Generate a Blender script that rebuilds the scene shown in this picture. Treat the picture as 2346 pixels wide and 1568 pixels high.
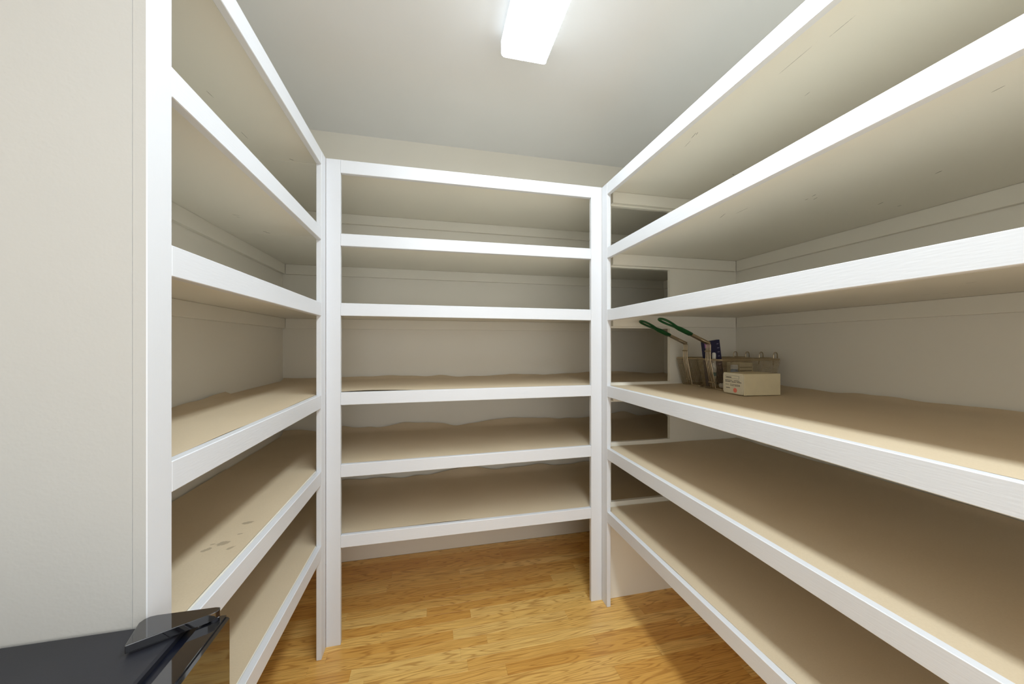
import bpy, bmesh, math, random
from mathutils import Vector, Matrix, noise
random.seed(7)
scene = bpy.context.scene
for o in list(bpy.data.objects):
    bpy.data.objects.remove(o, do_unlink=True)
C = scene.collection

# ------------------------------------------------------------------ camera
CAM_H = 1.25
cam = bpy.data.cameras.new('camera')
cam.sensor_width = 36.0
cam.lens = 812.44 / 2346 * 36.0
cam.shift_y = 6.42 / 2346
cam.clip_start = 0.01
cam_o = bpy.data.objects.new('camera', cam)
C.objects.link(cam_o)
cam_o.location = (0, 0, CAM_H)
cam_o.rotation_euler = (math.pi / 2, 0, -0.2232)
scene.camera = cam_o

# ------------------------------------------------------------------ world, exposure
world = bpy.data.worlds.new('world'); scene.world = world
world.use_nodes = True
bg = world.node_tree.nodes['Background']
bg.inputs['Color'].default_value = (0.95, 0.98, 1.0, 1)
bg.inputs['Strength'].default_value = 2.0
TUBE = 24.0                      # radiance of the ceiling fixture's lens
vs = scene.view_settings
vs.view_transform = 'Standard'; vs.look = 'None'; vs.gamma = 1.0
vs.use_curve_mapping = False
vs.exposure = 0.1

# ------------------------------------------------------------------ measures (metres)
XL, YN, YSL, YB = -0.4254, 0.708, 1.5375, 1.5961
XPL, XPR, XR, YSR = -0.3691, 0.7572, 0.8142, 1.5448
YW, XWL, XWR = 2.2040, -0.806, 1.600
YE = 0.654                       # wall that faces the camera on the left
CEIL = 2.466
YFRONT, XALC = -1.25, -0.92      # behind the camera
T = [CAM_H + v for v in (.7710, .4684, .1678, -.1971, -.4972, -.7948)]
B = [CAM_H + v for v in (.7158, .4175, .1151, -.2495, -.5500, -.8464)]
TH = 0.019                       # board thickness

# ------------------------------------------------------------------ materials
def srgb(r, g, b):
    def f(c):
        c /= 255.0
        return c / 12.92 if c <= 0.04045 else ((c + 0.055) / 1.055) ** 2.4
    return (f(r), f(g), f(b), 1.0)

def new_mat(name):
    m = bpy.data.materials.new(name); m.use_nodes = True
    nt = m.node_tree
    return m, nt, nt.nodes['Principled BSDF']

def nd(nt, typ, **kw):
    n = nt.nodes.new(typ)
    for k, v in kw.items():
        if k.startswith('i_'):
            n.inputs[k[2:]].default_value = v
        else:
            setattr(n, k, v)
    return n

def mix_col(nt, fac, a, b, blend='MIX'):
    n = nt.nodes.new('ShaderNodeMix'); n.data_type = 'RGBA'; n.blend_type = blend
    for sock, val in ((n.inputs[0], fac), (n.inputs[6], a), (n.inputs[7], b)):
        if isinstance(val, bpy.types.NodeSocket):
            nt.links.new(val, sock)
        else:
            sock.default_value = val
    return n.outputs[2]

def math_n(nt, op, a, b=None, c=None, clamp=False):
    n = nt.nodes.new('ShaderNodeMath'); n.operation = op; n.use_clamp = clamp
    for i, v in enumerate((a, b, c)):
        if v is None: continue
        if isinstance(v, bpy.types.NodeSocket): nt.links.new(v, n.inputs[i])
        else: n.inputs[i].default_value = v
    return n.outputs[0]

def spots(nt, coord, marks):
    """mask of small irregular marks: (x, y, half length, half width, angle)"""
    nz = nd(nt, 'ShaderNodeTexNoise', i_Scale=140.0, i_Detail=1.0)
    nt.links.new(coord, nz.inputs['Vector'])
    out = None
    for (x, y, a, b, ang) in marks:
        mp = nd(nt, 'ShaderNodeMapping', vector_type='TEXTURE')
        mp.inputs['Location'].default_value = (x, y, 0)
        mp.inputs['Rotation'].default_value = (0, 0, ang)
        mp.inputs['Scale'].default_value = (a, b, 1000.0)
        nt.links.new(coord, mp.inputs['Vector'])
        ln = nd(nt, 'ShaderNodeVectorMath', operation='LENGTH')
        nt.links.new(mp.outputs[0], ln.inputs[0])
        d = math_n(nt, 'SUBTRACT', 1.55, ln.outputs['Value'])
        d = math_n(nt, 'SUBTRACT', d, nz.outputs['Fac'])
        d = math_n(nt, 'MULTIPLY', d, 4.0, clamp=True)
        out = d if out is None else math_n(nt, 'MAXIMUM', out, d)
    return out

def paint(name, col, rough=0.5, bump=0.06, scale=90.0, marks=None, mark_col=None, grain=False):
    m, nt, p = new_mat(name)
    tc = nd(nt, 'ShaderNodeTexCoord'); co = tc.outputs['Object']
    n1 = nd(nt, 'ShaderNodeTexNoise', i_Scale=3.0, i_Detail=1.0)
    nt.links.new(co, n1.inputs['Vector'])
    dark = tuple(c * 0.955 for c in col[:3]) + (1,)
    c1 = mix_col(nt, n1.outputs['Fac'], dark, tuple(min(1, c * 1.02) for c in col[:3]) + (1,))
    if marks:
        mk = spots(nt, co, marks)
        mk = math_n(nt, 'MULTIPLY', mk, 0.75)
        c1 = mix_col(nt, mk, c1, mark_col or srgb(96, 84, 66))
    nt.links.new(c1, p.inputs['Base Color'])
    p.inputs['Roughness'].default_value = rough
    if not bump: return m
    n2 = nd(nt, 'ShaderNodeTexNoise', i_Scale=scale, i_Detail=1.0)
    if grain:
        mp = nd(nt, 'ShaderNodeMapping')
        mp.inputs['Scale'].default_value = grain
        nt.links.new(co, mp.inputs['Vector']); nt.links.new(mp.outputs[0], n2.inputs['Vector'])
    else:
        nt.links.new(co, n2.inputs['Vector'])
    bp = nd(nt, 'ShaderNodeBump', i_Strength=bump, i_Distance=0.002)
    nt.links.new(n2.outputs['Fac'], bp.inputs['Height'])
    nt.links.new(bp.outputs[0], p.inputs['Normal'])
    return m

WALLC = srgb(240, 234, 221)
M_WALL = paint('wall_paint', WALLC, 0.6, 0)
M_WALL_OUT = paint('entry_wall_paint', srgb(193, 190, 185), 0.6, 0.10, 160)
M_CEIL = paint('ceiling_paint', srgb(242, 242, 242), 0.65, 0)
M_TRIMX = paint('trim_paint_x', srgb(225, 225, 227), 0.38, 0.09, 30, grain=(1.0, 9.0, 9.0))
M_TRIMY = paint('trim_paint_y', srgb(225, 225, 227), 0.38, 0.09, 30, grain=(9.0, 1.0, 9.0))
M_TRIMZ = paint('trim_paint_z', srgb(225, 225, 227), 0.38, 0.08, 30, grain=(9.0, 9.0, 1.0))
M_BOARD = paint('shelf_board_paint', srgb(240, 234, 220), 0.5, 0)

def kraft(name, stains=None):
    m, nt, p = new_mat(name)
    tc = nd(nt, 'ShaderNodeTexCoord'); co = tc.outputs['Object']
    n1 = nd(nt, 'ShaderNodeTexNoise', i_Scale=4.0, i_Detail=2.0)
    n2 = nd(nt, 'ShaderNodeTexNoise', i_Scale=260.0, i_Detail=1.0)
    for n in (n1, n2): nt.links.new(co, n.inputs['Vector'])
    c = mix_col(nt, n1.outputs['Fac'], srgb(209, 189, 158), srgb(222, 204, 175))
    c = mix_col(nt, math_n(nt, 'MULTIPLY', n2.outputs['Fac'], 0.35), c, srgb(190, 167, 134))
    if stains:
        mk = math_n(nt, 'MULTIPLY', spots(nt, co, stains), 0.42)
        c = mix_col(nt, mk, c, srgb(98, 84, 66))
    nt.links.new(c, p.inputs['Base Color'])
    p.inputs['Roughness'].default_value = 0.62
    return m
M_KRAFT = kraft('kraft_paper')

def oak():
    m, nt, p = new_mat('oak_plank')
    tc = nd(nt, 'ShaderNodeTexCoord'); oi = nd(nt, 'ShaderNodeObjectInfo')
    off = nd(nt, 'ShaderNodeVectorMath', operation='SCALE'); off.inputs['Scale'].default_value = 37.0
    cmb = nd(nt, 'ShaderNodeCombineXYZ')
    for i in range(3): nt.links.new(oi.outputs['Random'], cmb.inputs[i])
    nt.links.new(cmb.outputs[0], off.inputs[0])
    add = nd(nt, 'ShaderNodeVectorMath', operation='ADD')
    nt.links.new(tc.outputs['Object'], add.inputs[0]); nt.links.new(off.outputs[0], add.inputs[1])
    # broad cathedral figure
    mp = nd(nt, 'ShaderNodeMapping'); mp.inputs['Scale'].default_value = (2.2, 26.0, 1.0)
    nt.links.new(add.outputs[0], mp.inputs['Vector'])
    big = nd(nt, 'ShaderNodeTexNoise', i_Scale=1.0, i_Detail=1.5, i_Roughness=0.45)
    nt.links.new(mp.outputs[0], big.inputs['Vector'])
    rings = math_n(nt, 'SINE', math_n(nt, 'MULTIPLY', big.outputs['Fac'], 74.0))
    rings = math_n(nt, 'MULTIPLY_ADD', rings, 0.5, 0.5)
    rings = math_n(nt, 'POWER', rings, 4.5)
    # fine pores
    mp2 = nd(nt, 'ShaderNodeMapping'); mp2.inputs['Scale'].default_value = (14.0, 420.0, 1.0)
    nt.links.new(add.outputs[0], mp2.inputs['Vector'])
    fine = nd(nt, 'ShaderNodeTexNoise', i_Scale=1.0, i_Detail=4.0)
    nt.links.new(mp2.outputs[0], fine.inputs['Vector'])
    fr = nd(nt, 'ShaderNodeValToRGB'); fr.color_ramp.elements[0].position = 0.42; fr.color_ramp.elements[1].position = 0.72
    nt.links.new(fine.outputs['Fac'], fr.inputs[0])
    tone = nd(nt, 'ShaderNodeValToRGB')
    el = tone.color_ramp.elements
    el[0].position = 0.0; el[0].color = srgb(222, 166, 82)
    el[1].position = 1.0; el[1].color = srgb(247, 208, 128)
    e = el.new(0.35); e.color = srgb(233, 182, 98)
    e = el.new(0.7); e.color = srgb(241, 196, 112)
    nt.links.new(oi.outputs['Random'], tone.inputs[0])
    c = mix_col(nt, math_n(nt, 'MULTIPLY', rings, 0.55), tone.outputs[0], srgb(160, 98, 30))
    c = mix_col(nt, math_n(nt, 'MULTIPLY', fr.outputs[0], 0.42), c, srgb(170, 112, 42))
    nt.links.new(c, p.inputs['Base Color'])
    p.inputs['Roughness'].default_value = 0.34
    p.inputs['Coat Weight'].default_value = 0.25; p.inputs['Coat Roughness'].default_value = 0.22
    return m
M_OAK = oak()

def simple(name, col, rough=0.5, metal=0.0, nscale=60.0, var=0.08, bump=0.03, coat=0.0):
    m, nt, p = new_mat(name)
    tc = nd(nt, 'ShaderNodeTexCoord')
    n = nd(nt, 'ShaderNodeTexNoise', i_Scale=nscale, i_Detail=3.0)
    nt.links.new(tc.outputs['Object'], n.inputs['Vector'])
    c = mix_col(nt, n.outputs['Fac'], tuple(v * (1 - var) for v in col[:3]) + (1,), tuple(min(1, v * (1 + var)) for v in col[:3]) + (1,))
    nt.links.new(c, p.inputs['Base Color'])
    p.inputs['Roughness'].default_value = rough; p.inputs['Metallic'].default_value = metal
    p.inputs['Coat Weight'].default_value = coat
    if bump:
        bp = nd(nt, 'ShaderNodeBump', i_Strength=bump, i_Distance=0.001)
        nt.links.new(n.outputs['Fac'], bp.inputs['Height']); nt.links.new(bp.outputs[0], p.inputs['Normal'])
    return m
M_SUB = simple('subfloor_wood', srgb(92, 58, 26), 0.8)
M_GLOSS = simple('gloss_black', srgb(20, 20, 24), 0.05, bump=0.0, coat=1.0)
M_GLOSS.node_tree.nodes['Principled BSDF'].inputs['IOR'].default_value = 1.8
M_SATIN = simple('satin_black', srgb(34, 34, 40), 0.36, nscale=400, bump=0.05)
M_GASKET = simple('rubber_gasket', srgb(14, 16, 27), 0.3)
M_WIRE = simple('steel_wire', srgb(196, 180, 152), 0.28, 0.9)
M_MESH = simple('mesh_wire', srgb(176, 160, 128), 0.35, 0.85)
M_STRAP = simple('steel_strap', srgb(158, 142, 116), 0.42, 0.85)
M_GREEN = simple('green_vinyl', srgb(8, 74, 30), 0.38)
M_CARTON = simple('cream_cardboard', srgb(214, 200, 164), 0.7, nscale=30)
M_CARTON2 = simple('cream_flap', srgb(226, 216, 190), 0.65, nscale=30)
M_INK = simple('black_ink', srgb(52, 48, 44), 0.7, bump=0)
M_SALMON = simple('salmon_sticker', srgb(238, 128, 108), 0.5, bump=0)
M_NAVY = simple('navy_card', srgb(22, 20, 62), 0.4)
M_PURPLE = simple('purple_print', srgb(176, 110, 190), 0.5, bump=0)
M_GREYINK = simple('grey_print', srgb(120, 116, 140), 0.5, bump=0)
M_WPLAS = simple('white_plastic', srgb(232, 230, 222), 0.35)
M_PBLUE = simple('pale_blue_plastic', srgb(150, 168, 190), 0.4)
M_TEAL = simple('teal_print', srgb(70, 130, 140), 0.5, bump=0)
M_METALW = simple('white_enamel', srgb(240, 240, 242), 0.35)
def lens_mat(name, k):
    m, nt, p = new_mat(name)
    tc = nd(nt, 'ShaderNodeTexCoord')
    v = nd(nt, 'ShaderNodeTexVoronoi', i_Scale=240.0)
    nt.links.new(tc.outputs['Object'], v.inputs['Vector'])
    bp = nd(nt, 'ShaderNodeBump', i_Strength=0.2, i_Distance=0.001)
    nt.links.new(v.outputs['Distance'], bp.inputs['Height']); nt.links.new(bp.outputs[0], p.inputs['Normal'])
    p.inputs['Base Color'].default_value = (0.9, 0.9, 0.9, 1)
    p.inputs['Emission Color'].default_value = (0.81, 0.92, 1.0, 1)
    p.inputs['Emission Strength'].default_value = TUBE * k
    return m
M_LENS = lens_mat('fixture_lens', 1.0)
M_LENS_SIDE = lens_mat('fixture_lens_side', 0.06)   # ribbed sides pass less of the tubes' light

# ------------------------------------------------------------------ mesh helpers
def add_hexa(bm, pts):
    """pts: 8 corners, bottom 4 (ccw from above) then top 4"""
    v = [bm.verts.new(p) for p in pts]
    for f in ((3, 2, 1, 0), (4, 5, 6, 7), (0, 1, 5, 4), (1, 2, 6, 5), (2, 3, 7, 6), (3, 0, 4, 7)):
        bm.faces.new([v[i] for i in f])
    return v

def add_box(bm, x0, x1, y0, y1, z0, z1):
    return add_hexa(bm, [(x0, y0, z0), (x1, y0, z0), (x1, y1, z0), (x0, y1, z0),
                         (x0, y0, z1), (x1, y0, z1), (x1, y1, z1), (x0, y1, z1)])

def bevel(bm, w, seg=1):
    bmesh.ops.bevel(bm, geom=list(bm.edges), offset=w, segments=seg, affect='EDGES', profile=0.5)

def add_tube(bm, pts, r, seg=8, closed=False, cap=True):
    pts = [Vector(p) for p in pts]; n = len(pts); rings = []
    up = None
    for i in range(n):
        a = pts[i - 1] if (i > 0 or closed) else pts[i]
        b = pts[(i + 1) % n] if (i < n - 1 or closed) else pts[i]
        t = (b - a).normalized()
        if up is None:
            up = Vector((0, 0, 1)) if abs(t.z) < 0.9 else Vector((1, 0, 0))
        s = t.cross(up)
        if s.length < 1e-4: s = t.cross(Vector((0, 1, 0)))
        s.normalize(); up = s.cross(t).normalized()
        rr = r[i] if isinstance(r, (list, tuple)) else r
        rings.append([bm.verts.new(pts[i] + rr * (math.cos(2 * math.pi * k / seg) * s + math.sin(2 * math.pi * k / seg) * up)) for k in range(seg)])
    m = n if closed else n - 1
    for i in range(m):
        A, D = rings[i], rings[(i + 1) % n]
        for k in range(seg):
            bm.faces.new((A[k], A[(k + 1) % seg], D[(k + 1) % seg], D[k]))
    if cap and not closed:
        bm.faces.new(rings[0]); bm.faces.new(rings[-1][::-1])

def add_lathe(bm, prof, seg=20, at=(0, 0, 0)):
    rings = []
    for r, z in prof:
        rings.append([bm.verts.new((at[0] + r * math.cos(2 * math.pi * k / seg), at[1] + r * math.sin(2 * math.pi * k / seg), at[2] + z)) for k in range(seg)])
    for a, b in zip(rings, rings[1:]):
        for k in range(seg):
            bm.faces.new((a[k], a[(k + 1) % seg], b[(k + 1) % seg], b[k]))
    bm.faces.new(rings[0][::-1]); bm.faces.new(rings[-1])

def add_prism(bm, poly, z0, z1):
    lo = [bm.verts.new((x, y, z0)) for x, y in poly]; hi = [bm.verts.new((x, y, z1)) for x, y in poly]
    n = len(poly)
    bm.faces.new(lo[::-1]); bm.faces.new(hi)
    for i in range(n):
        bm.faces.new((lo[i], lo[(i + 1) % n], hi[(i + 1) % n], hi[i]))

def obj(name, bm, mat, parent=None, smooth=False):
    bmesh.ops.recalc_face_normals(bm, faces=list(bm.faces))
    me = bpy.data.meshes.new(name); bm.to_mesh(me); bm.free()
    if smooth:
        for p in me.polygons: p.use_smooth = True
    me.materials.append(mat)
    o = bpy.data.objects.new(name, me); C.objects.link(o)
    if parent:
        o.parent = parent
        o.matrix_parent_inverse = Matrix.Translation(-parent.location) if parent.type == 'EMPTY' else Matrix.Identity(4)
    return o

def box_obj(name, x0, x1, y0, y1, z0, z1, mat, parent=None, bev=0.0):
    bm = bmesh.new(); add_box(bm, x0, x1, y0, y1, z0, z1)
    if bev: bevel(bm, bev)
    return obj(name, bm, mat, parent)

def struct(o):
    o['kind'] = 'structure'; return o

def tag(o, label, cat, group=None):
    o['label'] = label; o['category'] = cat
    if group: o['group'] = group
    return o

def thing(name, label, cat, loc, group=None):
    o = bpy.data.objects.new(name, None); C.objects.link(o); o.location = loc
    o.empty_display_size = 0.05
    return tag(o, label, cat, group)

# ------------------------------------------------------------------ the room
WT = 0.08
struct(box_obj('wall_back', XWL - WT, XWR + WT, YW, YW + WT, 0, CEIL, M_WALL))
struct(box_obj('wall_left', XWL - WT, XWL, YE + 0.05, YW, 0, CEIL, M_WALL))
struct(box_obj('wall_right', XWR, XWR + WT, YFRONT, YW, 0, CEIL, M_WALL))
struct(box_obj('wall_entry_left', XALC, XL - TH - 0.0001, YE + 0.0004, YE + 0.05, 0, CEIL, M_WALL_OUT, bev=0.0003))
struct(box_obj('wall_alcove_left', XALC - WT, XALC, YFRONT, YE + 0.05, 0, CEIL, M_WALL))  # unseen side wall, drawn in close to limit light on the entry wall
bm = bmesh.new()                                    # unseen wall behind the camera; doorway widened and shifted to shape fill light
add_box(bm, XALC - WT, -0.45, YFRONT - WT, YFRONT, 0, CEIL)
add_box(bm, 1.50, XWR + WT, YFRONT - WT, YFRONT, 0, CEIL)
add_box(bm, -0.45, 1.50, YFRONT - WT, YFRONT, 2.25, CEIL)
struct(obj('wall_front', bm, M_WALL))
struct(box_obj('ceiling', XALC - WT, XWR + WT, YFRONT - WT, YW + WT, CEIL, CEIL + 0.05, M_CEIL))
floor = struct(box_obj('floor', XALC - WT, XWR + WT, YFRONT - WT, YW + WT, -0.05, -0.0065, M_SUB))
PW = 0.0525
row = 0
y = YW - 0.002
while y > YFRONT:
    x = (XWL if y > YE + 0.05 else XALC) - random.uniform(0.0, 0.7)
    lo = XWL if y > YE + 0.05 else XALC
    while x < XWR:
        L = random.choice((0.42, 0.55, 0.68, 0.82, 0.96, 1.15)) + random.uniform(-0.06, 0.06)
        a, b = max(x, lo), min(x + L, XWR)
        if XWR - b < 0.12: b = XWR
        if b - a > 0.03:
            bm = bmesh.new()
            hl, hw = (b - a) / 2 - 0.00015, PW / 2 - 0.00018
            add_box(bm, -hl, hl, -hw, hw, -0.0065, 0)
            bevel(bm, 0.0002)
            o = obj('plank', bm, M_OAK)
            o.location = ((a + b) / 2, y - PW / 2, 0)
            o.parent = floor
        x = b if b == XWR else x + L
    y -= PW; row += 1

# ------------------------------------------------------------------ ceiling fixture
FX0, FX1, FY0, FY1 = 0.266, 0.450, -1.08, 1.365
lamp = thing('ceiling_light', 'long white fluorescent ceiling light fixture with glowing wraparound lens', 'ceiling light', ((FX0 + FX1) / 2, (FY0 + FY1) / 2, CEIL))
box_obj('housing', FX0 + 0.012, FX1 - 0.012, FY0 + 0.004, FY1 - 0.004, CEIL - 0.022, CEIL - 0.0005, M_METALW, lamp, 0.002)
def lens_section():
    prof = []
    r = 0.016
    x0, x1, z0, z1 = FX0, FX1, CEIL - 0.088, CEIL - 0.024
    prof.append((x0, z1))
    for k in range(5):
        a = math.pi + k * math.pi / 8
        prof.append((x0 + r + r * math.cos(a), z0 + r + r * math.sin(a)))
    for k in range(5):
        a = 1.5 * math.pi + k * math.pi / 8
        prof.append((x1 - r + r * math.cos(a), z0 + r + r * math.sin(a)))
    prof.append((x1, z1))
    return prof
def extrude_y(bm, prof, y0, y1):
    a = [bm.verts.new((x, y0, z)) for x, z in prof]; b = [bm.verts.new((x, y1, z)) for x, z in prof]
    n = len(prof)
    bm.faces.new(a); bm.faces.new(b[::-1])
    for i in range(n): bm.faces.new((a[i], b[i], b[(i + 1) % n], a[(i + 1) % n]))
bm = bmesh.new(); extrude_y(bm, lens_section(), FY0 + 0.004, FY1 - 0.004); ln = obj('lens', bm, M_LENS, lamp)
ln.data.materials.append(M_LENS_SIDE)
for p in ln.data.polygons:
    if abs(p.normal.x) > 0.9 or p.normal.z > 0.5: p.material_index = 1
for yy in (FY0, FY1 - 0.004):
    bm = bmesh.new()
    s = [(x + (0.0012 if x > (FX0 + FX1) / 2 else -0.0012), z - 0.001) for x, z in lens_section()]
    extrude_y(bm, s, yy, yy + 0.004); obj('end_cap', bm, M_METALW, lamp)

# ------------------------------------------------------------------ shelving units
def rail_x(parent, y0, y1, x0, x1, i, dz0, dz1):         # runs along x
    bm = bmesh.new(); t, b = T[i], B[i]
    add_hexa(bm, [(x0, y0, b + dz0), (x1, y0, b + dz1), (x1, y1, b + dz1), (x0, y1, b + dz0),
                  (x0, y0, t + dz0), (x1, y0, t + dz1), (x1, y1, t + dz1), (x0, y1, t + dz0)])
    bevel(bm, 0.0014); obj('rail', bm, M_TRIMX, parent)
def rail_y(parent, x0, x1, y0, y1, i, dz0, dz1):         # runs along y
    bm = bmesh.new(); t, b = T[i], B[i]
    add_hexa(bm, [(x0, y0, b + dz0), (x1, y0, b + dz0), (x1, y1, b + dz1), (x0, y1, b + dz1),
                  (x0, y0, t + dz0), (x1, y0, t + dz0), (x1, y1, t + dz1), (x0, y1, t + dz1)])
    bevel(bm, 0.0014); obj('rail', bm, M_TRIMY, parent)

def under(u, v, i):                                      # photograph pixel to a spot under shelf i
    th = 0.2232; a = (u - 1173) / 812.44; b = -(v - 790.42) / 812.44
    s = (T[i] - 0.003 - TH - CAM_H) / b
    return (a * math.cos(th) + math.sin(th)) * s, (-a * math.sin(th) + math.cos(th)) * s
def marks(i, lst):
    return [under(u, v, i) + (a, b, ang) for u, v, a, b, ang in lst]
LEFT_MARKS = {0: marks(0, [(668, 366, .010, .002, 0.6), (672, 376, .010, .002, 0.3), (480, 215, .016, .0008, 1.45), (560, 310, .020, .0008, 1.5)]),
              1: marks(1, [(607, 531, .007, .0022, 0.5), (615, 534, .008, .0026, 0.2), (540, 493, .011, .0014, 0.4), (546, 498, .008, .0012, 0.9), (572, 537, .005, .0014, 0.2)]),
              2: []}
RIGHT_MARKS = {0: marks(0, [(1590, 310, .016, .0012, 1.35), (1597, 306, .010, .0010, 1.2), (1575, 330, .020, .0008, 1.4), (1680, 400, .007, .003, 0.2), (1850, 215, .010, .0008, 1.4), (1930, 60, .030, .0007, 1.5), (1820, 140, .05, .0006, 1.5)]),
               1: marks(1, [(1655, 495, .022, .0010, 1.2), (1700, 483, .030, .0008, 1.5), (1865, 448, .008, .0014, 1.3), (1868, 455, .010, .0012, 1.2), (1848, 457, .006, .0012, 1.4), (2018, 466, .009, .0016, 1.2), (2060, 472, .006, .0016, 1.4), (2150, 395, .009, .0016, 1.2), (2196, 197, .016, .0012, 1.5), (2218, 186, .014, .0010, 1.5), (2285, 205, .010, .0010, 1.4)]),
               2: marks(2, [(2120, 676, .012, .0012, 1.4), (2165, 673, .008, .0012, 1.4), (2225, 648, .010, .0012, 1.4), (1805, 710, .010, .0012, 1.3)])}
def board(parent, x0, x1, y0, y1, i, mk=None):
    m = M_BOARD
    if mk: m = paint('shelf_board_paint_worn', srgb(240, 234, 220), 0.5, 0, 60, marks=mk)
    box_obj('shelf_board', x0, x1, y0, y1, T[i] - 0.003 - TH, T[i] - 0.003, m, parent, 0.0008)
CZ0, CZ1 = 0.003 + TH + 0.055, 0.003 + TH + 0.0005       # cleats hang under the boards

left = thing('shelving_unit', 'narrow white-railed shelving unit on the left wall beside the black refrigerator', 'shelving', ((XL + XWL) / 2, (YE + YB) / 2, 0), 'built-in pantry shelving')
back = thing('shelving_unit', 'white-railed shelving unit across the back wall with open floor below', 'shelving', (0.4, (YB + YW) / 2, 0), 'built-in pantry shelving')
right = thing('shelving_unit', 'deep white-railed shelving unit on the right wall holding the fry baskets', 'shelving', ((XR + XWR) / 2, 0.4, 0), 'built-in pantry shelving')

# left: face frame looks to +x
bm = bmesh.new(); add_box(bm, XL - TH, XL, YE, YN, 0, CEIL - 0.002); bevel(bm, 0.0012)
near = obj('stile', bm, M_TRIMZ, left)
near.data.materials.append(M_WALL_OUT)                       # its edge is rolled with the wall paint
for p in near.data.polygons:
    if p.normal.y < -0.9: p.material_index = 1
box_obj('stile', XL - TH, XL, YSL, YB - 0.0003, 0, T[0], M_TRIMZ, left, 0.0012)
LZ = [(0, 0), (0, -.001), (0, 0), (.001, -.002), (-.001, -.005), (0, -.002)]
for i in range(6):
    rail_y(left, XL - TH + 0.0002, XL - 0.0002, YN + 0.0002, YSL - 0.0002, i, *LZ[i])
    board(left, XWL + 0.0005, XL - TH - 0.0005, YE + 0.052, YB + TH - 0.0005, i, LEFT_MARKS.get(i))
    box_obj('cleat', XWL, XWL + TH, YE + 0.052, YW - TH - 0.001, T[i] - CZ0, T[i] - CZ1, M_BOARD, left, 0.0008)
# back: face frame looks to -y
box_obj('stile', XL + 0.0003, XPL, YB, YB + TH, 0, T[0], M_TRIMZ, back, 0.0012)
box_obj('stile', XPR, XR - 0.0003, YB, YB + TH, 0, T[0], M_TRIMZ, back, 0.0012)
BZ = [(0, 0), (-.0047, 0), (.0062, .0034), (-.002, 0), (-.0027, .0056), (0, .001)]
for i in range(6):
    rail_x(back, YB + 0.0002, YB + TH - 0.0002, XPL + 0.0002, XPR - 0.0002, i, *BZ[i])
    board(back, XWL + 0.0005, XWR - 0.0005, YB + TH + 0.0005, YW - 0.0005, i)
    box_obj('cleat', XWL + TH + 0.0005, XWR - TH - 0.0005, YW - TH, YW - 0.0003, T[i] - CZ0, T[i] - CZ1, M_BOARD, back, 0.0008)
    box_obj('cleat', XWR - TH, XWR - 0.0003, YB + TH + 0.001, YW - TH - 0.0005, T[i] - CZ0, T[i] - CZ1, M_BOARD, back, 0.0008)
# right: face frame looks to -x, runs on past the camera
YR0 = -0.62
box_obj('stile', XR, XR + TH, YSR, YB - 0.0003, 0, T[0], M_TRIMZ, right, 0.0012)
box_obj('stile', XR, XR + TH, YR0, YR0 + 0.054, 0, CEIL - 0.002, M_TRIMZ, right, 0.0012)
RZ = [(0, 0), (.003, -.005), (-.002, 0), (.001, .002), (0, .0044), (0, .001)]
for i in range(6):
    rail_y(right, XR + 0.0002, XR + TH - 0.0002, YR0 + 0.0545, YSR - 0.0002, i, *RZ[i])
    board(right, XR + TH + 0.0005, XWR - 0.0005, YR0, YB - 0.0005, i, RIGHT_MARKS.get(i))
    box_obj('cleat', XWR - TH, XWR - 0.0003, YR0, YB - TH - 0.001, T[i] - CZ0, T[i] - CZ1, M_BOARD, right, 0.0008)
    box_obj('cleat', XR + TH + 0.03, XWR - TH - 0.0006, YB - TH, YB - 0.0003, T[i] - CZ0, T[i] - CZ1, M_BOARD, right, 0.0008)
# end panel between the right run and the corner, with hand-holes through to the back run
PX0, PX1, OX0, OX1 = XR + 0.0005, XWR - 0.0005, 0.863, 1.194
bm = bmesh.new()
cuts = [(T[i] - 0.085, T[i + 1] + d) for i, d in zip(range(5), (.012, .012, .010, .015, .019))]
zs = [T[0] - 0.003]
for a, b in cuts: zs += [a, b]
zs.append(0.0)
xs = [PX0, OX0, OX1, PX1]
zr = zs[::-1]
def hole(ix, iz):
    return ix == 1 and iz % 2 == 1
vert = {}
def vv(ix, iz, s):
    k = (ix, iz, s)
    if k not in vert: vert[k] = bm.verts.new((xs[ix], YB + (TH if s else 0.0001), zr[iz]))
    return vert[k]
nz = len(zr) - 1
for ix in range(3):
    for iz in range(nz):
        if hole(ix, iz): continue
        bm.faces.new((vv(ix, iz, 0), vv(ix + 1, iz, 0), vv(ix + 1, iz + 1, 0), vv(ix, iz + 1, 0)))
        bm.faces.new((vv(ix, iz + 1, 1), vv(ix + 1, iz + 1, 1), vv(ix + 1, iz, 1), vv(ix, iz, 1)))
        for (nx, nzz, a, b) in ((ix - 1, iz, (ix, iz), (ix, iz + 1)), (ix + 1, iz, (ix + 1, iz + 1), (ix + 1, iz)),
                                (ix, iz - 1, (ix + 1, iz), (ix, iz)), (ix, iz + 1, (ix, iz + 1), (ix + 1, iz + 1))):
            if nx < 0 or nx > 2 or nzz < 0 or nzz >= nz or hole(nx, nzz):
                bm.faces.new((vv(*a, 0), vv(*b, 0), vv(*b, 1), vv(*a, 1)))
obj('end_panel', bm, M_BOARD, right)

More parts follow.
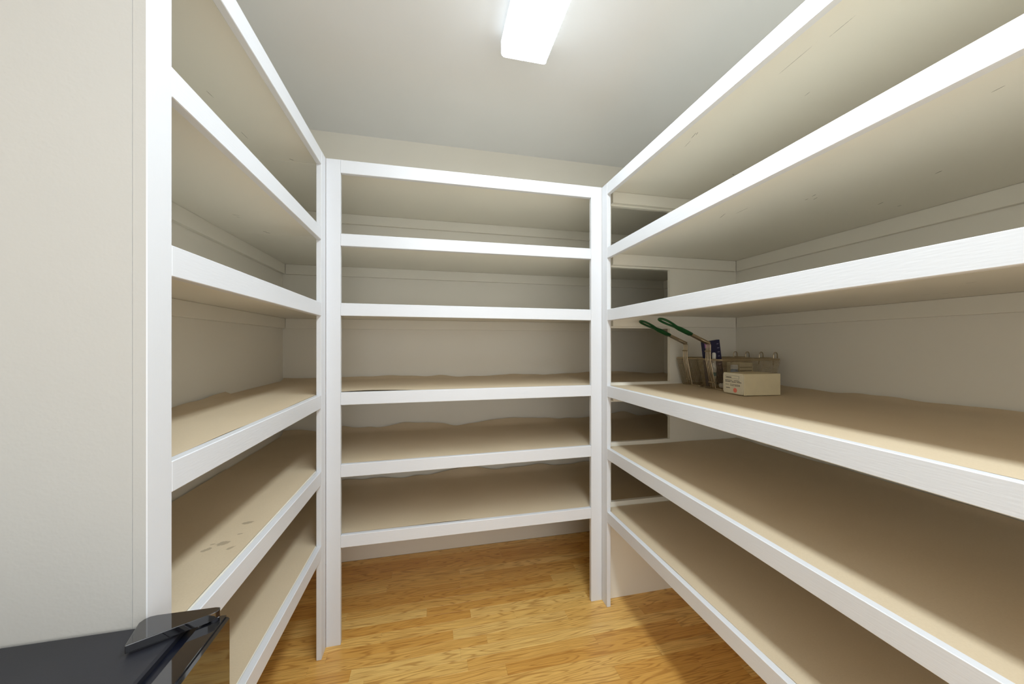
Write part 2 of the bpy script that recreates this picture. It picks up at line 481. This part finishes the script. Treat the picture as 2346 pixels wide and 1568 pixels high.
# ------------------------------------------------------------------ kraft paper liners
def paper(label, x0, x1, y0, y1, z, back_side, seed, lift=0.010, front_lift=0.004, mat=None, amp=0.0022):
    """loose sheet on a shelf; back_side: which edge lies against the wall"""
    nx, ny = max(8, int((x1 - x0) / 0.022)), max(8, int((y1 - y0) / 0.022))
    bm = bmesh.new(); g = []
    for j in range(ny + 1):
        r = []
        for i in range(nx + 1):
            u, v = i / nx, j / ny
            x, yy = x0 + (x1 - x0) * u, y0 + (y1 - y0) * v
            if back_side == 'y+': along, d, w = x, 1 - v, y1 - y0
            elif back_side == 'x+': along, d, w = yy, 1 - u, x1 - x0
            else: along, d, w = yy, u, x1 - x0
            wob = noise.noise(Vector((along * 3.1, seed * 7.3, 0))) + 0.5 * noise.noise(Vector((along * 9.0, seed * 3.7, 2)))
            saw = abs(((along * 2.3 + seed) % 1.0) - 0.5) * 2
            eb = max(0.0, 1 - d * w / 0.05) ** 2
            ef = max(0.0, 1 - (1 - d) * w / 0.05) ** 2
            zz = z + amp * (0.6 + noise.noise(Vector((x * 5.0, yy * 5.0, round(z * 10)))))
            zz += eb * lift * max(0.0, 0.55 + 0.9 * wob + 0.25 * saw)
            if back_side == 'y+' and (x < XL or x > XR): ef = 0.0
            zz += ef * front_lift * max(0.0, 0.1 + 1.4 * noise.noise(Vector((along * 2.6, seed, 5.0))))
            sh = 0.010 * eb * (0.5 + 0.5 * wob)
            if back_side == 'y+': yy -= sh
            elif back_side == 'x+': x -= sh
            else: x += sh
            r.append(bm.verts.new((x, yy, max(zz, z + 0.0004))))
        g.append(r)
    for j in range(ny):
        for i in range(nx):
            bm.faces.new((g[j][i], g[j][i + 1], g[j + 1][i + 1], g[j + 1][i]))
    res = bmesh.ops.extrude_face_region(bm, geom=list(bm.faces))
    for e in res['geom']:
        if isinstance(e, bmesh.types.BMVert): e.co.z -= 0.0003
    o = obj('paper_liner', bm, mat or M_KRAFT, smooth=True)
    o.data.set_sharp_from_angle(angle=math.radians(50))
    return tag(o, label, 'shelf paper', 'brown kraft paper shelf liners')

def on_shelf(u, v, i):
    th = 0.2232; a = (u - 1173) / 812.44; b = -(v - 790.42) / 812.44
    s = (T[i] - CAM_H) / b
    return (a * math.cos(th) + math.sin(th)) * s, (-a * math.sin(th) + math.cos(th)) * s
STAINS = [on_shelf(567, 1197, 4) + (.014, .0075, 0.2), on_shelf(512, 1243, 4) + (.015, .010, 0.4), on_shelf(473, 1258, 4) + (.012, .0065, 0.8),
          on_shelf(487, 1246, 4) + (.006, .003, 0.4), on_shelf(528, 1254, 4) + (.010, .005, 0.8), on_shelf(550, 1222, 4) + (.007, .003, 0.2)]
M_KRAFT_S = kraft('kraft_paper_stained', STAINS)
zoff = -0.003
paper('brown kraft paper on the left unit, third shelf up from the floor', XWL + 0.008, XL - TH - 0.003, YE + 0.056, YB + TH + 0.0004, T[3] + zoff, 'x-', 1.3, 0.016, 0.006)
paper('brown kraft paper with dark stains on the left unit, second shelf up', XWL + 0.010, XL - TH - 0.003, YE + 0.056, YB + TH + 0.0004, T[4] + zoff, 'x-', 2.1, 0.016, 0.003, M_KRAFT_S)
paper('brown kraft paper on the lowest shelf of the left unit', XWL + 0.010, XL - TH - 0.003, YE + 0.056, YB + TH + 0.0004, T[5] + zoff, 'x-', 3.7, 0.010, 0.002)
paper('brown kraft paper on the back unit, third shelf up from the floor', XWL + 0.008, XWR - 0.010, YB + TH + 0.0012, YW - 0.006, T[3] + zoff, 'y+', 4.9, 0.020, 0.006)
paper('brown kraft paper on the back unit, second shelf up from the floor', XWL + 0.008, XWR - 0.010, YB + TH + 0.0012, YW - 0.008, T[4] + zoff, 'y+', 6.2, 0.035, 0.008)
paper('brown kraft paper on the lowest shelf of the back unit', XWL + 0.008, XWR - 0.010, YB + TH + 0.0012, YW - 0.010, T[5] + zoff, 'y+', 7.4, 0.035, 0.004)
paper('brown kraft paper under the fry baskets on the right unit', XR + TH + 0.003, XWR - 0.006, YR0 + 0.02, YB - 0.006, T[3] + zoff, 'x+', 8.8, 0.022, 0.006, amp=0.0012)
paper('brown kraft paper on the right unit, second shelf up from the floor', XR + TH + 0.003, XWR - 0.006, YR0 + 0.02, YB - 0.008, T[4] + zoff, 'x+', 9.5, 0.010, 0.003)
paper('brown kraft paper on the lowest shelf of the right unit', XR + TH + 0.003, XWR - 0.006, YR0 + 0.02, YB - 0.008, T[5] + zoff, 'x+', 10.7, 0.010, 0.003)

# ------------------------------------------------------------------ black refrigerator
RX, RZT = -0.312, CAM_H - 0.429
RY1, RY0, RXB = YE - 0.003, YE - 0.50, -0.86
fr = thing('mini_refrigerator', 'glossy black mini refrigerator standing against the beige wall on the left', 'refrigerator', ((RX + RXB) / 2, (RY0 + RY1) / 2, 0))
box_obj('cabinet', RXB, RX - 0.054, RY0, RY1, 0.03, RZT, M_SATIN, fr, 0.003)
dr = box_obj('door', RX - 0.038, RX, RY0, RY1 - 0.001, 0.05, RZT - 0.0015, M_GLOSS, fr, 0.003)
box_obj('door_trim', RX - 0.033, RX - 0.0045, RY0 + 0.002, RY1 - 0.003, RZT - 0.0014, RZT + 0.0012, M_GLOSS, dr, 0.0006)
bm = bmesh.new(); add_box(bm, RX - 0.0538, RX - 0.0382, RY0 + 0.004, RY1 - 0.002, 0.06, RZT - 0.010); obj('door_gasket', bm, M_GASKET, fr)
for fx in (RXB + 0.04, RX - 0.08):
    for fy in (RY0 + 0.04, RY1 - 0.04):
        bm = bmesh.new(); add_lathe(bm, [(0.014, 0.0), (0.016, 0.004), (0.012, 0.031)], 14, (fx, fy, 0)); obj('foot', bm, M_SATIN, fr)
poly = [(-0.411, 0.592), (-0.3335, 0.6315), (-0.3255, 0.6370), (-0.3225, 0.6420), (-0.3245, 0.6470), (-0.3310, 0.6488),
        (-0.409, 0.6500), (-0.4175, 0.6485), (-0.4225, 0.6440), (-0.4245, 0.6370)]
bm = bmesh.new(); add_prism(bm, poly, RZT + 0.0035, RZT + 0.0155); bevel(bm, 0.0012, 2); hc = obj('hinge_cover', bm, M_GLOSS, fr)
bm = bmesh.new()
add_prism(bm, [(-0.409, 0.597), (-0.370, 0.617), (-0.370, 0.647), (-0.418, 0.647)], RZT + 0.0002, RZT + 0.0036); obj('hinge_base', bm, M_SATIN, hc)
bm = bmesh.new(); add_lathe(bm, [(0.0045, 0), (0.0045, 0.0034)], 12, (-0.328, 0.638, RZT + 0.0001)); obj('hinge_pin', bm, M_SATIN, hc)

# ------------------------------------------------------------------ fry baskets
SZ = T[3] + zoff + 0.0022                                 # top of the paper there
def basket(label, yc, fx):
    """tapered wire basket, handle end towards -x; fx = x of the front rim"""
    t = thing('fry_basket', label, 'fry basket', (fx + 0.16, yc, SZ), 'wire fry baskets with green handles')
    L, W, Hh = 0.315, 0.140, 0.134
    rim = [(fx, yc - W / 2), (fx + L, yc - W / 2), (fx + L, yc + W / 2), (fx, yc + W / 2)]
    i1, i2 = 0.026, 0.010
    bas = [(fx + i1, yc - W / 2 + i2), (fx + L - i1, yc - W / 2 + i2), (fx + L - i1, yc + W / 2 - i2), (fx + i1, yc + W / 2 - i2)]
    def rounded(pl, z, r=0.008):
        out = []
        for k in range(4):
            p, a, b = Vector(pl[k] + (z,)), Vector(pl[k - 1] + (z,)), Vector(pl[(k + 1) % 4] + (z,))
            da, db = (a - p).normalized(), (b - p).normalized()
            for q in range(4):
                s = q / 3
                out.append(p + da * r * (1 - s) ** 2 + db * r * s ** 2)
        return out
    ztop, zbot = SZ + Hh, SZ + 0.0045
    bm = bmesh.new()
    for z, r in ((ztop, 0.0022), (ztop - 0.0045, 0.0022)): add_tube(bm, rounded(rim, z), r, 6, closed=True)
    obj('rim', bm, M_WIRE, t, True)
    bm = bmesh.new()
    bz = SZ + 0.0022
    add_tube(bm, rounded(bas, bz), 0.0018, 6, closed=True); obj('base_frame', bm, M_WIRE, t, True)
    # woven mesh
    bm = bmesh.new(); wr = 0.00058; pitch = 0.0063
    def wire(a, b): add_tube(bm, [a, b], wr, 4, cap=False)
    R4 = [Vector(p + (ztop - 0.004,)) for p in rim]; B4 = [Vector(p + (zbot,)) for p in bas]
    for k in range(4):
        a0, a1, b0, b1 = R4[k], R4[(k + 1) % 4], B4[k], B4[(k + 1) % 4]
        n = int((a1 - a0).length / pitch)
        for q in range(n + 1): wire(a0.lerp(a1, q / n), b0.lerp(b1, q / n))
        n = int((a0 - b0).length / pitch)
        for q in range(1, n + 1): wire(a0.lerp(b0, q / n), a1.lerp(b1, q / n))
    n = int((B4[1] - B4[0]).length / pitch)
    for q in range(1, n): wire(B4[0].lerp(B4[1], q / n), B4[3].lerp(B4[2], q / n))
    n = int((B4[3] - B4[0]).length / pitch)
    for q in range(1, n): wire(B4[0].lerp(B4[3], q / n), B4[1].lerp(B4[2], q / n))
    me = obj('wire_mesh', bm, M_MESH, t, True); me['kind'] = 'stuff'
    # four handle wires running from under the base up the front
    zk = CAM_H + 0.006                                    # knee of the handle
    for q, dy in enumerate((-0.0135, -0.0045, 0.0045, 0.0135)):
        bm = bmesh.new()
        foot = 0.045 if abs(dy) > 0.01 else 0.006
        sgn = 1 if dy > 0 else -1
        pts = []
        if abs(dy) > 0.01:
            pts += [(fx + i1 - 0.003, yc + dy + sgn * 0.034, SZ + 0.002), (fx + i1 - 0.003, yc + dy + sgn * 0.006, SZ + 0.002), (fx + i1 - 0.0035, yc + dy + sgn * 0.0015, SZ + 0.004)]
        else:
            pts += [(fx + i1 + 0.02, yc + dy, SZ + 0.002), (fx + i1 - 0.001, yc + dy, SZ + 0.002)]
        pts += [(fx + i1 - 0.004, yc + dy, SZ + 0.012), (fx - 0.004, yc + dy, ztop), (fx - 0.002, yc + dy * 0.9, zk - 0.008), (fx - 0.006, yc + dy * 0.9, zk), (fx - 0.014, yc + dy * 0.85, zk + 0.0035), (fx - 0.05, yc + dy * 0.7, zk + 0.018)]
        add_tube(bm, pts, 0.0022, 6); obj('handle_wire', bm, M_WIRE, t, True)
    for zz in (ztop + 0.035, SZ + 0.030):
        f = (zz - SZ) / Hh
        xx = fx + i1 * (1 - min(1, f)) - 0.0065
        bm = bmesh.new(); add_box(bm, xx - 0.001, xx + 0.001, yc - 0.017, yc + 0.017, zz - 0.003, zz + 0.003); obj('cross_tie', bm, M_STRAP, t)
    # flat strap then green loop grip
    p0, p1, p2 = Vector((fx - 0.004, yc, zk + 0.0015)), Vector((fx - 0.095, yc, CAM_H + 0.047)), Vector((fx - 0.250, yc, CAM_H + 0.113))
    d = (p2 - p1).normalized(); up = Vector((-d.z, 0, d.x)); up = up if up.z > 0 else -up
    bm = bmesh.new()
    pts = []
    for p, w in ((p0, 0.0125), (p1 + d * 0.03, 0.0085)):
        pts.append((p, w))
    (a, wa), (b, wb) = pts
    add_hexa(bm, [tuple(v) for v in (a + Vector((0, -wa, 0)) - up * 0.0050, b + Vector((0, -wb, 0)) - up * 0.0050, b + Vector((0, wb, 0)) - up * 0.0050, a + Vector((0, wa, 0)) - up * 0.0050,
                                     a + Vector((0, -wa, 0)) + up * 0.0050, b + Vector((0, -wb, 0)) + up * 0.0050, b + Vector((0, wb, 0)) + up * 0.0050, a + Vector((0, wa, 0)) + up * 0.0050)])
    obj('handle_strap', bm, M_STRAP, t)
    Lg = (p2 - p1).length
    path = []
    prof = [(0, .0062), (.12, .0070), (.35, .0074), (.48, .0082), (.56, .0120), (.66, .0175), (.79, .0210), (.90, .0200), (.96, .0150), (.99, .0080)]
    path = [p1 + d * (Lg * s) + Vector((0, w, 0)) for s, w in prof] + [p1 + d * Lg] + [p1 + d * (Lg * s) - Vector((0, w, 0)) for s, w in prof[::-1]]
    bm = bmesh.new(); add_tube(bm, path, [0.0080 if s < 0.45 else 0.0052 for s, w in prof] + [0.0052] + [0.0080 if s < 0.45 else 0.0052 for s, w in prof[::-1]], 8)
    obj('handle_grip', bm, M_GREEN, t, True)
    # hooks on the far end with the wire that joins them
    xe = fx + L
    for sgn in (-1, 1):
        hy = yc + sgn * 0.036
        bm = bmesh.new(); pts = [(xe - 0.002, hy, ztop - 0.030), (xe + 0.001, hy, ztop)]
        for k in range(9):
            a = math.pi - k * math.pi / 8
            pts.append((xe + 0.012 + 0.011 * math.cos(a), hy - sgn * 0.0, ztop + 0.016 + 0.013 * math.sin(a)))
        pts.append((xe + 0.023, hy, ztop + 0.002))
        add_tube(bm, pts, 0.0024, 6); obj('hook', bm, M_WIRE, t, True)
    bm = bmesh.new(); add_tube(bm, [(xe + 0.004, yc - 0.036, ztop + 0.003), (xe + 0.004, yc + 0.036, ztop + 0.003)], 0.0022, 6); obj('hook_bar', bm, M_WIRE, t, True)
    return t
basket('wire fry basket with green handle, the one nearer the end panel', 1.513, 1.222)
basket('wire fry basket with green handle, holding the navy package', 1.357, 1.214)

# things in and beside the baskets
INZ = SZ + 0.0055
def moved(o_list, M):
    for o in o_list: o.matrix_world = M
bm = bmesh.new(); add_box(bm, -0.043, 0.043, -0.010, 0.010, 0, 0.206); bevel(bm, 0.001)
pk = obj('package', bm, M_NAVY)
pk.location = (1.290, 1.402, INZ + 0.007); pk.rotation_euler = (0.0, -0.14, 0.0)
tag(pk, 'navy blue retail package with a purple label standing in the fry basket', 'package')
def decal(name, x0, x1, z0, z1, mat, y=-0.0102):
    bm = bmesh.new(); add_box(bm, x0, x1, y - 0.0002, y + 0.0002, z0, z1)
    o = obj(name, bm, mat); o.parent = pk; return o
decal('printed_label', -0.041, -0.012, 0.176, 0.200, M_PURPLE)
for k in range(6): decal('printed_line', 0.024, 0.024 + random.uniform(.008, .015), 0.186 - k * 0.019, 0.190 - k * 0.019, M_GREYINK)

BX, BY = 1.2620, 1.3800
bo = thing('bottle', 'small white plastic bottle behind the nearer basket handle', 'bottle', (BX, BY, INZ))
bm = bmesh.new(); add_lathe(bm, [(0.008, 0), (0.0098, 0.002), (0.0102, 0.088), (0.0098, 0.098), (0.0066, 0.110)], 20, (BX, BY, INZ)); obj('body', bm, M_WPLAS, bo, True)
bm = bmesh.new(); add_lathe(bm, [(0.0068, 0.110), (0.0082, 0.111), (0.0086, 0.148), (0.0070, 0.155), (0.003, 0.157)], 20, (BX, BY, INZ)); obj('cap', bm, M_WPLAS, bo, True)
bm = bmesh.new(); add_lathe(bm, [(0.0103, 0.050), (0.0104, 0.051), (0.0104, 0.066), (0.0103, 0.067)], 20, (BX, BY, INZ)); obj('label_band', bm, M_TEAL, bo, True)

bm = bmesh.new(); bmesh.ops.create_uvsphere(bm, u_segments=20, v_segments=12, radius=0.0128)
for v in bm.verts:
    if v.co.z > 0.0095: v.co.z = 0.0095
    v.co.z *= 0.98
bl = obj('ball', bm, M_WPLAS, smooth=True); bl.location = (1.2545, 1.325, INZ + 0.0126)
tag(bl, 'white round ball low in the front of the nearer fry basket', 'ball')

ct = thing('carton', 'small cream cardboard carton inside the nearer fry basket', 'carton', (1.375, 1.352, INZ))
bm = bmesh.new(); add_box(bm, 1.338, 1.412, 1.318, 1.386, INZ, INZ + 0.112); bevel(bm, 0.001); obj('carton_body', bm, M_CARTON, ct)
for k in range(3):
    bm = bmesh.new(); add_box(bm, 1.341, 1.406, 1.3172, 1.3178, INZ + 0.060 + k * 0.015, INZ + 0.063 + k * 0.015); obj('printed_line', bm, M_INK, ct)
jr = thing('jar', 'small pale blue jar inside the nearer basket beside the cream carton', 'jar', (1.312, 1.318, INZ))
bm = bmesh.new(); add_lathe(bm, [(0.014, 0), (0.0155, 0.003), (0.0155, 0.075), (0.012, 0.084)], 20, (1.312, 1.318, INZ)); obj('jar_body', bm, M_PBLUE, jr, True)
bm = bmesh.new(); add_lathe(bm, [(0.0135, 0.0842), (0.0145, 0.086), (0.0145, 0.102), (0.013, 0.104)], 20, (1.312, 1.318, INZ)); obj('lid', bm, M_WPLAS, jr, True)

# cream box in front of the baskets
bx = thing('cardboard_box', 'small cream cardboard box with printed end flap and salmon dot sticker', 'box', (1.176, 1.135, SZ))
X0, X1, Y0, Y1, BH = 1.176, 1.337, 1.135, 1.243, 0.0845
box_obj('box_body', X0, X1, Y0, Y1, SZ + 0.0006, SZ + BH, M_CARTON, bx, 0.0016)
poly = []
r = 0.008
for cy, cz, a0 in ((Y1 - 0.001 - r, SZ + 0.005 + r, 0), (Y1 - 0.001 - r, SZ + BH - r, 1), (Y0 + 0.002 + r, SZ + BH - r, 2), (Y0 + 0.002 + r, SZ + 0.003 + r, 3)):
    for k in range(4):
        a = (-math.pi / 2 + a0 * math.pi / 2) + k * math.pi / 6
        poly.append((cy + r * math.cos(a), cz + r * math.sin(a)))
bm = bmesh.new()
lo = [bm.verts.new((X0 - 0.0022, a, b)) for a, b in poly]; hi = [bm.verts.new((X0 - 0.0008, a, b)) for a, b in poly]
bm.faces.new(lo); bm.faces.new(hi[::-1])
for i in range(len(poly)): bm.faces.new((lo[i], lo[(i + 1) % len(poly)], hi[(i + 1) % len(poly)], hi[i]))
flap = obj('end_flap', bm, M_CARTON2, bx)
def print_mark(a0, a1, b0, b1, mat=M_INK, name='printed_line'):
    # a: from the left edge of the flap as seen (0..1, runs towards -y), b: from its top (0..1)
    ya, yb2 = Y1 - (Y1 - Y0) * a1, Y1 - (Y1 - Y0) * a0
    za, zb = SZ + BH * (1 - b1), SZ + BH * (1 - b0)
    bm = bmesh.new(); add_box(bm, X0 - 0.0025, X0 - 0.0021, ya, yb2, za, zb)
    return obj(name, bm, mat, flap)
for a0, a1, b0, b1 in ((.14, .78, .12, .128), (.14, .78, .255, .263), (.14, .146, .12, .263), (.774, .78, .12, .263)): print_mark(a0, a1, b0, b1)
bm = bmesh.new()
def dash(a0, a1, b0, b1):
    ya, yb2 = Y1 - (Y1 - Y0) * a1, Y1 - (Y1 - Y0) * a0
    add_box(bm, X0 - 0.0025, X0 - 0.0021, ya, yb2, SZ + BH * (1 - b1), SZ + BH * (1 - b0))
for a, bb, w, hgt in ((.17, .19, .24, .040), (.11, .34, .36, .026), (.53, .34, .28, .026), (.11, .405, .26, .030), (.42, .405, .20, .030), (.68, .405, .20, .030),
                      (.13, .55, .16, .016), (.36, .53, .46, .018), (.36, .585, .18, .020), (.58, .575, .25, .024), (.16, .70, .18, .030)):
    x = a
    while x < a + w:
        l = random.uniform(.014, .026)
        dash(x, x + l, bb + random.uniform(-.004, .004), bb + hgt)
        x += l + 0.006
obj('printed_text', bm, M_INK, flap)
bm = bmesh.new()
cy, cz, rr = Y1 - (Y1 - Y0) * 0.60, SZ + BH * 0.20, 0.0092
a = [bm.verts.new((X0 - 0.0026, cy + rr * math.cos(2 * math.pi * k / 24), cz + rr * math.sin(2 * math.pi * k / 24))) for k in range(24)]
b = [bm.verts.new((X0 - 0.0021, v.co.y, v.co.z)) for v in a]
bm.faces.new(a); bm.faces.new(b[::-1])
for i in range(24): bm.faces.new((a[i], a[(i + 1) % 24], b[(i + 1) % 24], b[i]))
obj('round_sticker', bm, M_SALMON, flap)
bx.rotation_euler = (0, 0, math.radians(-4.0))
bpy.context.view_layer.update()
